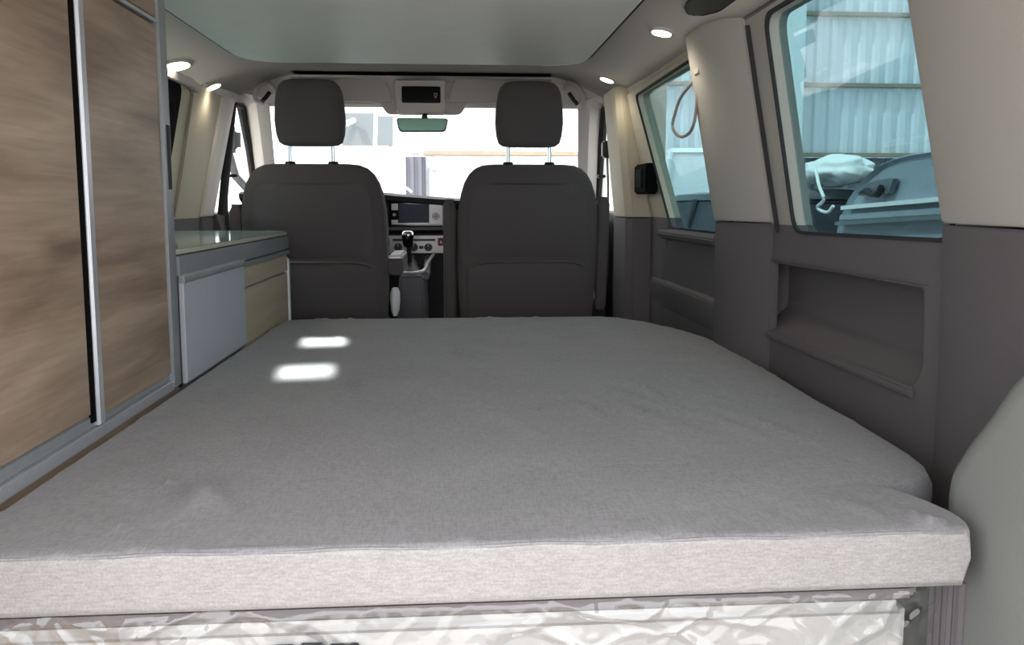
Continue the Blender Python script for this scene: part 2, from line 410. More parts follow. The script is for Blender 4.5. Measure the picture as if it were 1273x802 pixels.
# left wall with the kitchen window
win3 = rpoly([(1.98, .965), (3.20, .965), (3.175, 1.442), (1.98, 1.442)], .05)
wl = sroot('wall_left', (-1.14, 2.5, 0))
dark = [(.5, 0), (3.86, 0), (3.86, .94), (.5, .94)]
lightl = [[(.5, .94), (3.86, .94), (3.86, WT), (.5, WT)], win3]
obj('lower_panel', sheet([dark], wallfn(xl, -1), .05), M['dark'], wl, label='dark grey lower trim')
obj('upper_panel', sheet(lightl, wallfn(xl, -1), .05), M['beigeL'], wl, label='cream upper trim')
# seam cord between the window surround and the pillar panel
pts = [(xl(z)+.004, y, z) for y, z in ((3.335, .95), (3.325, 1.15), (3.30, 1.38), (3.295, 1.43), (3.24, 1.457), (2.6, 1.462), (2.0, 1.462))]
obj('seam_piping', tube(pts, .007, 8), M['girt'], wl, label='brown piping round the window surround')
R = [[(xl(z)+.002, y, z), (xl(z)+.03, y, z-.006), (xl(z+.03)+.03, y, z+.028), (xl(z)+.002, y, z+.034)] for y, z in ((2.0, 1.447), (2.6, 1.447), (3.2, 1.447), (3.30, 1.438))]
obj('blind_cassette', loft(R), M['visor'], wl, bevel=.004)
w3 = sroot('window_3', (-1.13, 2.55, .965), 'left side window in a black frame')
obj('window_frame', ring(scale2(win3, -.006), scale2(win3, .07), wallfn(lambda z: xl(z)+.004, -1), .035), M['frame'], w3)
obj('window_pane', sheet([scale2(win3, .06)], wallfn(lambda z: xl(z)-.018, -1), .004), M['tint'], w3)
def bp_left():
    X = lambda x: 2*XC-x
    r = sroot('trim_8', (X(.78), 3.7, 0), 'cream front pillar behind the cab door, left')
    def rg(z):
        o = -.22*max(0, z-.93)
        return [(X(.90), 3.68, z), (X(.850+o), 3.68, z), (X(.828+o), 3.72, z), (X(.832+o), 3.80, z), (X(.85+o), 3.84, z), (X(.92), 3.84, z)]
    obj('upper_pillar', loft([rg(z) for z in (.945, 1.2, 1.47)]), M['cab'], r, bevel=.004)
    obj('lower_pillar', loft([rg(z) for z in (.0, .5, .941)]), M['dark'], r, bevel=.004)
bp_left()

# ------------------------------------------------------------------ ceiling
def hz(x, y):
    u = abs(x-XC); w = 1.0
    zc = 1.53+(.074*max(0, min(1, (y-3.1)/.7)))
    e = max(0, u-.605)/.285
    return zc-(.06+ (zc-1.53)*.8)*min(e, 1.3)**1.5
xs = [XC+.9*(i/24-1) for i in range(49)]
def grid(xs, ys, fn, th=.03):
    bm = bmesh.new()
    A = [[bm.verts.new((x, y, fn(x, y))) for x in xs] for y in ys]
    for i in range(len(ys)-1):
        for j in range(len(xs)-1): bm.faces.new((A[i][j], A[i][j+1], A[i+1][j+1], A[i+1][j]))
    r = bmesh.ops.solidify(bm, geom=list(bm.faces), thickness=th)
    return bm
bm = grid(xs, [.45+.1*i for i in range(27)]+[3.2, 3.3, 3.4, 3.5, 3.6, 3.7, 3.8, 3.88, 3.93], hz, -.03)
zmax = max(v.co.z for v in bm.verts)
struct(obj('trim_9', bm, M['head'], sharp=50), 'grey cloth headliner round the roof panel')
bm = prism(rpoly([(-.745, .40), (.465, .40), (.465, 2.99), (-.745, 2.99)], [0, 0, .16, .16], 8), 'z', 1.504, 1.528)
struct(obj('ceiling', bm, M['panel'], bevel=.004), 'flat grey roof panel')
out = rpoly([(-.757, .40), (.477, .40), (.477, 3.004), (-.757, 3.004)], [0, 0, .17, .17], 8)
inn = rpoly([(-.742, .39), (.462, .39), (.462, 2.987), (-.742, 2.987)], [0, 0, .155, .155], 8)
struct(obj('trim_10', sheet([out, inn], lambda u, v, k: (u, v, 1.508+k), .02), M['rubber']), 'dark strip drawn as the shadow gap round the roof panel')  # dark ring paints the shadow gap between panel and headliner
struct(obj('trim_11', B((-1.25, .97, .45, 4.0, 1.63, 1.68)), M['white']), 'white outer roof skin')
# cab header: from the headliner down to the top of the windscreen
R = []
for i in range(31):
    u = -1+2*i/30; x = XC+u*.885; q = abs(u)**6
    zt = hz(x, 3.9)
    R.append([(x, 3.90, zt+.004), (x, 3.97-.05*q, zt-.02), (x, 4.0-.02*q, 1.485), (x, 4.03, 1.470), (x, 4.06, 1.475), (x, 4.06, 1.63), (x, 3.90, 1.63)])
struct(obj('trim_12', loft(R), M['cab'], sharp=40), 'pale header panel over the windscreen')
# cab sides, A-pillars and glass
for s in (1, -1):
    X = (lambda x: x) if s > 0 else (lambda x: 2*XC-x)
    side = 'right' if s > 0 else 'left'
    n = 13 if s > 0 else 15
    # A-pillar
    A = [(.604, 3.995, 1.50), (.604, 3.999, 1.475), (.640, 4.22, 1.27), (.684, 4.5, 1.01), (.70, 4.6, .90)]
    Bq = [(.75, 3.86, 1.52), (.742, 4.03, 1.485), (.760, 4.22, 1.30), (.800, 4.50, 1.01), (.82, 4.62, .90)]
    R = []
    for a, b in zip(A, Bq):
        a = Vector(a); b = Vector(b); mid = (a+b)/2+Vector((-.01, -.03, 0))
        R.append([Vector((X(p.x), p.y, p.z)) for p in (a, mid, b, b+Vector((.05, .06, .03)), a+Vector((.02, .07, .03)))])
    struct(obj('trim_%d' % n, loft(R), M['cab'], bevel=.004), 'pale windscreen pillar trim, '+side)
    # cab door below the glass and cantrail above it
    d = sroot('door_%d' % (2 if s > 0 else 3), (X(.85), 4.1, 0), side+' cab door')
    obj('door_panel', loft([[(X(.86), y, .02), (X(.80), y, .05), (X(.79), y, .6), (X(.80), y, .90), (X(.825), y, .955), (X(.90), y, .965), (X(.92), y, .02)] for y in (3.80, 4.1, 4.62)]), M['dark'], d, bevel=.004)
    obj('window_frame', tube([(X(.80), 3.83, .95), (X(.74), 3.85, 1.46), (X(.745), 4.02, 1.47), (X(.768), 4.25, 1.27), (X(.805), 4.54, .98)], .020, 8), M['rubber'], d)
    obj('window_pane', sheet([[(3.80, .95), (4.62, .95), (4.25, 1.33), (4.02, 1.50), (3.80, 1.50)]], lambda u, v, k: (X(.845-.17*(v-.95)+k), u, v), .004), M['clear'], d)
    struct(obj('trim_%d' % (n+1), loft([[(X(.75-.0*y), y, 1.465), (X(.725), y, 1.49), (X(.70), y, 1.54), (X(.76), y, 1.62), (X(.84), y, 1.62), (X(.82), y, 1.47)] for y in (3.40, 3.7, 4.05)]), M['cab'], bevel=.006), 'pale trim above the '+side+' cab door')
ws = [(-.884-.02, 4.06, 1.50), (.604+.02, 4.06, 1.50), (.71, 4.62, .98), (-.99, 4.62, .98)]
bm = bmesh.new(); vs = [bm.verts.new(p) for p in ws]; bm.faces.new(vs); bmesh.ops.solidify(bm, geom=list(bm.faces), thickness=.005)
struct(obj('window_4', bm, M['clear']), 'windscreen')
# front bulkhead under the dash closes the cab
struct(obj('wall_front', B((-1.1, .82, 4.62, 4.66, 0, .985)), M['dash']))

# ------------------------------------------------------------------ bed
def lerp(tab, y):
    if y <= tab[0][0]: return tab[0][1]
    for (a, va), (b, vb) in zip(tab, tab[1:]):
        if y <= b:
            t = (y-a)/(b-a); return va+(vb-va)*t
    return tab[-1][1]
RX = [(.945, .650), (.95, .656), (.97, .664), (1.0, .664), (1.04, .655), (1.08, .640), (1.10, .628), (1.115, .625), (1.125, .66), (1.14, .705), (1.165, .738), (1.21, .757), (1.28, .772), (1.54, .797), (2.0, .818), (2.4, .823), (2.56, .818), (2.66, .792), (2.76, .755), (2.86, .705), (2.92, .66), (2.95, .62)]
LX = [(.945, -.626), (1.85, -.624), (2.8, -.622), (2.9, -.617), (2.95, -.59)]
ZT, ZB = .590, .512
def mattress():
    ys = [.940, .9415, .945, .949, .955, .965, .98]
    ys += [1.0+.008*i for i in range(25)]
    y = 1.21
    while y < 2.84: ys.append(y); y += .017
    ys += [2.85, 2.87, 2.89, 2.905, 2.918, 2.93, 2.938, 2.943]
    K = 86
    R = []
    for i, y in enumerate(ys):
        xa, xb = lerp(LX, y), lerp(RX, y)
        # roundness at both ends
        rd = .045 if y < 1.5 else .05
        e0 = max(0, .010-(y-.94)); e1 = max(0, y-2.893)
        dz = 0
        inset = .010-math.sqrt(max(0, .010**2-e0**2)) if e0 > 0 else 0
        inset2 = .05-math.sqrt(max(0, .05**2-min(e1, .05)**2)) if e1 > 0 else 0
        zt = ZT-inset*.9-inset2*.6; zb = ZB+inset*.9+inset2*.2
        ring = []
        # top from left to right
        side = []
        r = min(.013 if y < 1.1 else .030, (zt-zb)*.48)
        def droop(x):
            d = 0
            t = (xb-x)
            if y > 1.10: d += (.009+.016*min(1, max(0, (y-1.2)/.5)))*max(0, 1-t/.16)**2*min(1, (y-1.10)/.03)          # the outer edge sags where it is unsupported
            d += .004*max(0, 1-(x-xa)/.10)**2
            return d
        for k in range(K+1):
            x = xa+r*.6+(xb-xa-1.2*r)*k/K
            z = zt-droop(x)
            if e0 == 0 and e1 == 0:
                w = noise.noise(Vector((x*6, y*5, 1.3)))*.0035
                # short slanting puckers in the cloth
                q = noise.noise(Vector(((x+.35*y)*34, (y-.3*x)*7, 4.2)))
                msk = max(0, noise.noise(Vector((x*2.6+4, y*2.1, 9)))+.25)
                w += .045*msk*max(0, q)**1.5
                cr = abs(y-1.545-.01*math.sin(6*x))
                w -= .003*max(0, 1-cr/.016)
                z += w*min(1, (xb-x)/.05, (x-xa)/.05)
            ring.append((x, y, z))
        zr = ring[-1][2]; zl = ring[0][2]
        bul = .010
        ring += [(xb-r*.22, y, zr-r*.12), (xb, y, zr-r*.55), (xb+bul*.2, y, (zr+zb)/2), (xb-.002, y, zb+.016-(.026 if y > 1.1 else 0)*.3), (xb-r*.5, y, zb)]
        ring += [((xa+xb)/2, y, zb), (xa+r*.5, y, zb), (xa, y, zb+.012), (xa-.004, y, (zl+zb)/2), (xa, y, zl-r*.55), (xa+r*.22, y, zl-r*.12)]
        R.append(ring)
    c0 = Vector((.015, .940, .551)); R.insert(0, [(c0.x+(p[0]-c0.x)*.995, .940, c0.z+(p[2]-c0.z)*.93) for p in R[0]])
    bm = loft(R)
    bm.normal_update()
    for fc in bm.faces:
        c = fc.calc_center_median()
        if (c.y < .958 and c.z < ZT-.003) or (c.y < 1.1 and c.z < ZT-.012): fc.material_index = 1  # rear border faces take the linen with light painted in
    return bm
mt = thing('mattress', 'grey linen mattress with a cut-away rear right corner', 'mattress', (0, 1.9, ZB))
obj('cushion', mattress(), [M['linen'], M['linen_lit']], mt, sharp=55)
# welt seam along the rear top edge and down the corner
pts = [(-.62+1.262*i/40, .9425+.0006*math.sin(i*1.7), ZT-.0045+.0012*math.sin(i*.9)) for i in range(41)]
obj('front_seam', tube(pts, .0022, 6), M['linen'], mt)

bb = thing('bed_base', 'pale bed base under the mattress, wrapped in clear plastic film', 'bed base', (0, 1.2, 0))
obj('cover_strip', rbox(-.62, .60, .962, 2.85, .485, .5105, .008), M['cover'], bb, label='dusky grey vinyl strip')
obj('base_board', rbox(-.62, .585, .956, 2.80, .20, .484, .012), M['cream'], bb, label='cream board')
obj('latch', B((-.235, -.20, .938, .957, .435, .462), (-.195, -.165, .938, .957, .437, .463), (-.16, -.12, .940, .957, .437, .461)), M['black'], bb, bevel=.003)
# crinkled plastic film
def film():
    bm = bmesh.new(); nx, nz = 420, 70; A = []
    def ridge(p): return 1-2*abs(noise.noise(p))
    for j in range(nz+1):
        row = []
        for i in range(nx+1):
            u = i/nx; v = j/nz
            x = -.625+1.262*u; z = .5085-.13*v
            msk = max(0, min(1, .55+1.6*noise.noise(Vector((x*3.1+2, z*3, 6)))))
            a = ridge(Vector((x*9+z*14, z*9-x*3, 2.2))); b = ridge(Vector((x*13-z*20, z*12+x*5, 7.7))); c = ridge(Vector((x*30+z*8, z*26, 4.1)))
            h = .008*max(0, a-.5)+.007*max(0, b-.55)+.002*max(0, c-.35)
            y = .9515-h*(.35+.9*msk)
            if v < .05: y += .006*(1-v/.05)
            if x > .585:
                q = (x-.585)/.052; y += .03*q*q+.006*noise.noise(Vector((x*60, z*60, 3)))*q; z += .008*noise.noise(Vector((x*50, z*50, 8)))*q
            z += .003*noise.noise(Vector((x*7, 0, 5)))
            row.append(bm.verts.new((x, y, z)))
        A.append(row)
    for j in range(nz):
        for i in range(nx): bm.faces.new((A[j][i], A[j][i+1], A[j+1][i+1], A[j+1][i]))
    return bm
Mf = glass('plastic_film', (.93, .93, .94), .1, .07)
nt = Mf.node_tree
fr = nt.nodes.new('ShaderNodeFresnel'); fr.inputs[0].default_value = 1.5
mm = nt.nodes.new('ShaderNodeMath'); mm.operation = 'MULTIPLY'; mm.inputs[1].default_value = 1.6; mm.use_clamp = True
mn = nt.nodes.new('ShaderNodeMath'); mn.operation = 'MINIMUM'; mn.inputs[1].default_value = .42; nt.links.new(mm.outputs[0], mn.inputs[0])
nt.links.new(fr.outputs[0], mm.inputs[0]); nt.links.new(mn.outputs[0], next(n for n in nt.nodes if n.type == 'MIX_SHADER').inputs[0])
M['film'] = Mf
obj('plastic_film', film(), Mf, bb, sharp=180, label='clear crinkled plastic film')

# ------------------------------------------------------------------ tall cabinet
CXF = -.63
cb = thing('tall_cabinet', 'tall oak wardrobe cabinet with aluminium framed doors on the left', 'cabinet', (-.85, 1.2, 0))
obj('carcass', B((-1.02, -.66, .60, 1.83, .02, 1.50)), M['alugrey'], cb)
obj('header_panel', rbox(-.665, -.632, .60, 1.858, 1.392, 1.50, .003), M['oak'], cb)
obj('header_trim', B((-.664, -.629, .62, 1.81, 1.383, 1.390)), M['alu'], cb, bevel=.001)
dr = obj('door', rbox(-.655, -.634, .62, 1.416, .634, 1.378, .003), M['oak'], cb, label='near oak sliding door')
dr2 = obj('door', rbox(-.655, -.632, 1.455, 1.806, .624, 1.378, .003), M['oak'], cb, label='far oak door')
obj('handle_strip', loft([[(-.656, 1.434, z), (-.632, 1.434, z), (-.628, 1.437, z), (-.628, 1.457, z), (-.632, 1.460, z), (-.656, 1.460, z)] for z in (.612, 1.40)]), M['alu'], dr2, bevel=.001, label='bright aluminium handle strip')
obj('door_gap_dark', B((-.657, -.6335, 1.4175, 1.4335, .62, 1.39)), M['frame'], cb)  # black filler paints the dark of the gap beside the near door
st = obj('end_stile', sheet([[(-.665, 1.808), (-.627, 1.808), (-.627, 1.852), (-.634, 1.864), (-.665, 1.866)]], lambda u, v, k: (u, v, .595+k), .86), M['alugrey'], cb, bevel=.002, label='grey aluminium corner post')
obj('post_handle', rbox(-.632, -.6245, 1.826, 1.846, 1.03, 1.175, .003), M['rubber'], st, label='dark grip slot')
obj('bottom_rail', B((-.66, -.628, .60, 1.812, .588, .610)), M['alu'], cb, bevel=.002)
obj('bottom_track', B((-.66, -.637, .60, 1.812, .610, .632)), M['alugrey'], cb, bevel=.002)
obj('plinth', B((-.66, -.636, .60, 1.862, .02, .588)), M['oak'], cb)

# ------------------------------------------------------------------ kitchen unit
ku = thing('kitchen_unit', 'low kitchen unit with grey flap, oak drawer and glass lid', 'kitchen unit', (-.85, 2.5, 0))
K0, K1 = 1.87, 3.14
foot = rpoly([(-1.09, K0), (CXF-.012, K0), (CXF-.012, K1), (-1.09, K1)], [0, 0, .07, 0], 8)
obj('carcass', prism(foot, 'z', .02, .835), M['alugrey'], ku)
top = rpoly([(-1.10, K0), (CXF+.004, K0), (CXF+.004, K1+.02), (-1.10, K1+.02)], [0, 0, .10, 0], 10)
obj('worktop', prism(top, 'z', .838, .883), M['alugrey'], ku, bevel=.008, label='grey worktop edge')
top2 = rpoly([(-1.09, K0), (CXF-.004, K0), (CXF-.004, K1+.012), (-1.09, K1+.012)], [0, 0, .10, 0], 10)
ld = obj('glass_lid', prism(top2, 'z', .892, .899), M['lid'], ku, bevel=.002, label='glass hob and sink lid')
obj('lid_edge', sheet([rpoly([(-1.09, K0), (CXF+.0, K0), (CXF+.0, K1+.016), (-1.09, K1+.016)], [0, 0, .10, 0], 10), rpoly([(-1.085, K0+.02), (CXF-.012, K0+.02), (CXF-.012, K1+.004), (-1.085, K1+.004)], [0, 0, .09, 0], 10)], lambda u, v, k: (u, v, .886+k), .010), M['goldedge'], ld, label='pale gold lid edge')
obj('hob_plate', prism(rpoly([(-1.05, 1.95), (-.68, 1.95), (-.68, 3.05), (-1.05, 3.05)], .05), 'z', .883, .887), M['chrome'], ku)
fl = obj('drop_flap', rbox(CXF-.014, CXF+.006, 1.885, 2.425, .585, .822, .003), M['flap'], ku, label='light grey drop-down flap')
obj('flap_grip', loft([[(CXF-.012, y, .822), (CXF+.008, y, .818), (CXF+.010, y, .826), (CXF+.006, y, .840), (CXF-.012, y, .842)] for y in (1.885, 2.425)]), M['alugrey'], fl, bevel=.002)
obj('side_gap', B((CXF-.014, CXF-.004, 1.868, 1.884, .58, .84)), M['black'], ku)
obj('drawer', rbox(CXF-.016, CXF-.001, 2.44, 3.065, .752, .812, .003), M['oak2'], ku, label='narrow oak drawer front')
obj('cupboard_door', rbox(CXF-.016, CXF-.002, 2.44, 3.065, .45, .745, .003), M['oak2'], ku, label='oak cupboard front')
obj('drawer_rail', B((CXF-.014, CXF+.004, 2.43, 3.09, .814, .829)), M['alugrey'], ku, bevel=.002)
obj('end_trim', rbox(CXF-.03, CXF+.002, 3.072, 3.105, .10, .80, .006), M['white'], ku, label='white end strip')

# ------------------------------------------------------------------ front seats
def seat(cx, label, arms):
    t = thing('captain_chair', label, 'car seat', (cx, 3.45, 0), 'front seats')
    Y0 = 3.275
    lean = lambda z: Y0-.085*(z-.55)/.6
    prof = [(.44, .255), (.50, .272), (.60, .281), (.75, .286), (.90, .286), (.98, .282), (1.04, .272), (1.085, .258), (1.12, .238), (1.142, .214), (1.154, .185), (1.158, .15)]
    R = []
    for i, (z, w) in enumerate(prof):
        dd = .085-.03*max(0, (z-1.0)/.16)**2-(.02 if i == len(prof)-1 else 0)
        R.append(sup(cx, lean(z)+.08, w, dd, z, 5, 56))
    obj('backrest', loft(R), M['seat'], t, sharp=60)
    # smooth rear shell with map pocket
    R = []
    def shell(z, w, b): return [(cx+w*u, lean(z)-.004-b*(1-abs(u)**4), z) for u in [k/12-1 for k in range(25)]]+[(cx+w*(1-k/12), lean(z)+.02, z) for k in range(25)]
    R = [shell(z, w, b) for z, w, b in ((.46, .225, .004), (.50, .24, .012), (.70, .245, .016), (.752, .240, .018), (.764, .225, .016), (.770, .20, .006))]
    obj('map_pocket', loft(R), M['seatback'], t, sharp=50)
    obj('pocket_rim', tube([(cx+.222*u, lean(.768)-.006-.014*(1-abs(u)**4), .770-.02*abs(u)**8) for u in [k/12-1 for k in range(25)]], .006, 8), M['seatback'], t)
    R = [shell(z, w, b) for z, w, b in ((.785, .20, .0), (.80, .232, .006), (.95, .238, .008), (1.045, .222, .008), (1.075, .20, .006), (1.082, .17, -.004))]
    obj('back_panel', loft(R), M['seatback'], t, sharp=50)
    # headrest
    hp = [(1.226, .085, .03), (1.229, .105, .042), (1.24, .121, .05), (1.27, .130, .055), (1.32, .135, .058), (1.38, .132, .058), (1.43, .125, .055), (1.455, .115, .05), (1.472, .098, .04), (1.478, .075, .026)]
    R = [sup(cx, 3.235-.05*(z-1.22), w, d, z, 3.6, 48) for z, w, d in hp]
    h = obj('headrest', loft(R), M['seat'], t, sharp=60)
    for s in (-1, 1):
        obj('headrest_post', cyl((cx+s*.083, 3.238, 1.14), (0, 0, 1), .0075, .10, 16), M['chrome'], h)
        obj('post_sleeve', cyl((cx+s*.083, 3.238, 1.145), (0, 0, 1), .026, .022, 20, .018), M['black'], t)
    # seat cushion and base (towards the dash)
    R = [[(cx+.255*math.copysign(abs(c)**.45, c), y, z+h2*math.copysign(abs(s2)**.5, s2)) for c, s2 in [(math.cos(2*PI*k/32), math.sin(2*PI*k/32)) for k in range(32)]] for y, z, h2 in ((3.28, .42, .05), (3.30, .42, .07), (3.5, .425, .075), (3.72, .435, .075), (3.80, .435, .06), (3.82, .43, .035))]
    obj('seat_cushion', loft(R), M['seat'], t, sharp=60)
    obj('seat_base', rbox(cx-.22, cx+.22, 3.29, 3.74, .0, .36, .02), M['dash'], t)
    for nm, x, up in arms:
        if up:
            z0, z1 = up
            R = [sup(x, lean(z)+.10, .027 if .02 < z-z0 and z < z1-.015 else .018, .05 if z < z1-.015 else .034, z, 4, 28) for z in (z0, z0+.025, (z0+z1)/2, z1-.03, z1-.01, z1)]
            obj('armrest', loft(R), M['seat'], t, sharp=60, label=nm)
        else:
            R = [[(x+.030*math.copysign(abs(c)**.5, c), y, z+hh*math.copysign(abs(s2)**.5, s2)) for c, s2 in [(math.cos(2*PI*k/24), math.sin(2*PI*k/24)) for k in range(24)]] for y, z, hh in ((3.30, .745, .030), (3.315, .748, .040), (3.45, .752, .042), (3.60, .758, .036), (3.63, .758, .022))]
            a = obj('armrest', loft(R), M['seat'], t, sharp=60, label=nm)
            obj('armrest_pad', rbox(x-.029, x+.029, 3.302, 3.61, .772, .797, .008), M['silver'], a, label='pale grey armrest top')
    return t
c2 = .294
c1 = -.560
s2 = seat(c2, 'right-hand dark grey front seat with folded-up armrest, no counter beside it', [('armrest folded up beside the centre aisle', c2-.318, (.50, 1.02)), ('outer armrest folded up', c2+.312, (.56, 1.03))])
obj('belt_buckle', rbox(c2+.275, c2+.315, 3.33, 3.36, .60, .675, .006), M['white'], s2, label='pale belt buckle stalk')
s1 = seat(c1, 'left-hand dark grey front seat, partly behind the kitchen unit', [('outer armrest folded up', c1-.312, (.62, 1.0)), ('armrest folded down towards the dashboard', c1+.315, None)])
obj('side_lever', loft([sup(c1+.307, 3.36, w_, .04, z, 2.6, 24) for z, w_ in ((.54, .010), (.56, .017), (.60, .021), (.635, .020), (.652, .012))]), M['white'], s1, label='pale adjuster lever')

# ------------------------------------------------------------------ dashboard
db = thing('dashboard', 'black dashboard with touchscreen radio and silver climate panel', 'dashboard', (XC, 4.2, 0))
R = []
for i in range(25):
    x = -1.04+1.80*i/24
    k = 1.058-.075*(x+.37) if x > -.42 else 1.0617
    hood = .05*math.exp(-((x+.62)/.20)**4)
    zt = min(1.066, k)+hood*.6
    R.append([(x, 4.02, .40), (x, 4.05, .72), (x, 4.035, .855), (x, 3.995, .868), (x, 4.03, .875), (x, 4.03, zt-.055), (x, 3.985, zt-.035), (x, 3.98, zt-.012), (x, 4.02, zt), (x, 4.25, zt-.005), (x, 4.58, 1.0), (x, 4.60, .40)])
obj('dash_body', loft(R), M['dash'], db, sharp=35)
def P(px, py, y=4.0): return at(px, py, 'y', y)
def pbox(px0, py0, px1, py1, y0, y1, r=.003):
    a = P(px0, py1, y0); b = P(px1, py0, y0); return rbox(a.x, b.x, y0, y1, a.z, b.z, r, 2)
rd = obj('radio', pbox(483.5, 251, 552, 280.5, 4.0, 4.034, .004), M['gloss'], db, label='touchscreen radio')
obj('fascia', pbox(533.8, 253, 549.5, 279, 3.996, 4.002, .001), M['silver'], rd, label='silver right-hand fascia')
obj('fascia_edge', pbox(486.5, 277.3, 535, 279.3, 3.996, 4.002, .001), M['silver'], rd, label='silver lower edge')
obj('screen', pbox(496, 254, 533.2, 276.8, 3.994, 4.001, .001), M['screen'], rd)
for px, py in ((490.5, 267), (541.7, 268.7)):
    q = P(px, py, 3.998); kb = obj('knob', cyl(q, (0, -1, 0), .018, .014, 24, .015), M['gloss'], rd)
    obj('knob_cap', cyl(q-Vector((0, .014, 0)), (0, -1, 0), .008, .002, 16), M['flap'], kb)
for px, py, w_, h_ in ((490.7, 257.3, 4, 4), (490.7, 275.5, 4, 2)):
    obj('button', pbox(px-w_, py-h_, px+w_, py+h_, 3.9955, 4.001, .001), M['silver'], rd)
obj('trim_strip', pbox(474, 282.5, 552, 286.5, 3.992, 4.03, .003), M['cons'], db, label='satin ledge strip')
cp = obj('climate_panel', pbox(473.5, 293, 553, 315, 4.0, 4.06, .004), M['silver'], db, label='silver climate control panel')
obj('switch_bank', pbox(474.5, 296, 484, 306, 3.996, 4.001, .002), M['black'], cp)
obj('vent_slot', pbox(488, 297, 501, 299.8, 3.997, 4.001, .001), M['black'], cp)
obj('vent_slot', pbox(511, 297, 541, 299.8, 3.997, 4.001, .001), M['black'], cp)
hz_ = obj('hazard_switch', pbox(544.5, 296, 552, 305.5, 3.996, 4.001, .001), M['hazard'], cp, label='dark red hazard switch')
tri = [(P(548.2, 298.5, 3.9958).x, P(548.2, 298.5, 3.9958).z), (P(546.4, 302.5, 3.9958).x, P(546.4, 302.5, 3.9958).z), (P(550, 302.5, 3.9958).x, P(550, 302.5, 3.9958).z)]
obj('triangle_mark', prism(tri, 'y', 3.9952, 3.9962), M['white'], hz_)
for px in (495, 514.5, 532.5):
    q = P(px, 307.5, 3.999); kb = obj('knob', cyl(q, (0, -1, 0), .020, .018, 24, .017), M['black'], cp)
    obj('pointer', B((q.x-.0015, q.x+.0015, q.y-.0195, q.y-.017, q.z+.004, q.z+.016)), M['white'], kb)
obj('small_button', pbox(521, 305.5, 526, 309.5, 3.996, 4.0, .001), M['black'], cp)
# gear console below the radio
gc = thing('gear_console', 'grey centre console carrying the gear lever', 'console', (-.19, 3.75, 0))
def crg(z, y0, wl, wr, yb): return [(wl+.01, y0, z), (wl, y0+.02, z), (wl, yb, z), (wr, yb, z), (wr, y0+.02, z), (wr-.01, y0, z)]
a0 = P(493, 390, 3.6); a1 = P(530, 390, 3.6); b0 = P(496, 341, 3.62); b1 = P(527, 341, 3.62); e1 = P(538, 322, 3.8)
obj('console_body', loft([crg(.02, 3.62, a0.x, a1.x, 3.98), crg(a0.z, 3.61, a0.x, a1.x, 3.98), crg(b0.z-.01, 3.60, b0.x, b1.x, 3.98), crg(b0.z, 3.615, b0.x+.01, b1.x-.01, 3.98)]), M['cons'], gc, bevel=.006)
rim = spline([(b0.x+.008, 3.64, b0.z+.004), ((b0.x+b1.x)/2, 3.62, b0.z+.004), (b1.x-.004, 3.66, b0.z+.012), (b1.x+.012, 3.76, b0.z+.04), (e1.x, 3.92, e1.z+.014)], 6)
obj('boot_rim', tube(rim, .008, 8), M['silver'], gc, label='silver rim of the gear boot')
obj('console_side', loft([[(x, 3.66, b0.z-.03), (x, 3.66, b0.z+.004), (x, 3.78, b0.z+.04), (x, 3.985, e1.z+.008), (x, 3.985, b0.z-.03)] for x in (b1.x-.006, b1.x+.022)]), M['cons'], gc, bevel=.006)
gx = P(509, 320, 3.78).x
gb = obj('gear_boot', loft([sup(gx, 3.76+.02*i, w, w*1.1, b0.z-.005+h, 2.6, 28) for i, (w, h) in enumerate(((.058, 0), (.052, .018), (.040, .03), (.036, .042), (.024, .056), (.016, .075)))]), M['black'], gc, sharp=80)
gl = obj('gear_lever', tube([(gx, 3.80, b0.z+.04), (gx-.003, 3.79, .80), (gx-.005, 3.78, .835)], [.012, .011, .012], 12), M['black'], gc)
kz = P(506.5, 305, 3.78).z
obj('gear_knob', loft([sup(gx-.006, 3.775, w, w*.95, z, 2.5, 28) for z, w in ((.80, .012), (.81, .022), (.84, .026), (.858, .029), (.866, .027), (.868, .02))]), M['gloss'], gl, sharp=60)
obj('knob_badge', loft([sup(gx-.006, 3.775, w, w*.95, z, 2.5, 28) for z, w in ((.858, .030), (.868, .029), (.876, .022), (.878, .012))]), M['chrome'], gl, sharp=60, label='bright cap of the gear knob')

# steering wheel in front of the left seat
tl = Matrix.Translation((c1, 3.86, .86)) @ Matrix.Rotation(math.radians(-25), 4, 'X')
sw = obj('steering_wheel', tube([tl @ Vector((.185*math.cos(2*PI*k/40), 0, .185*math.sin(2*PI*k/40))) for k in range(40)], .016, 10, closed=True), M['black'], db, label='black steering wheel rim')
bm = bmesh.new()
for a, w in ((0, .16), (PI, .16), (-PI/2, .15)):
    tube([tl @ Vector((.03*math.cos(a), .01, .03*math.sin(a))), tl @ Vector((.18*math.cos(a), 0, .18*math.sin(a)))], .015, 8, bm)
obj('spokes', bm, M['black'], sw)
obj('hub', cyl(tl @ Vector((0, .03, 0)), tl.to_3x3() @ Vector((0, -1, 0)), .06, .05, 28, .05), M['dash'], sw)
obj('steering_column', tube([tl @ Vector((0, .02, 0)), Vector((c1, 4.06, .80))], .035, 12), M['dash'], sw)

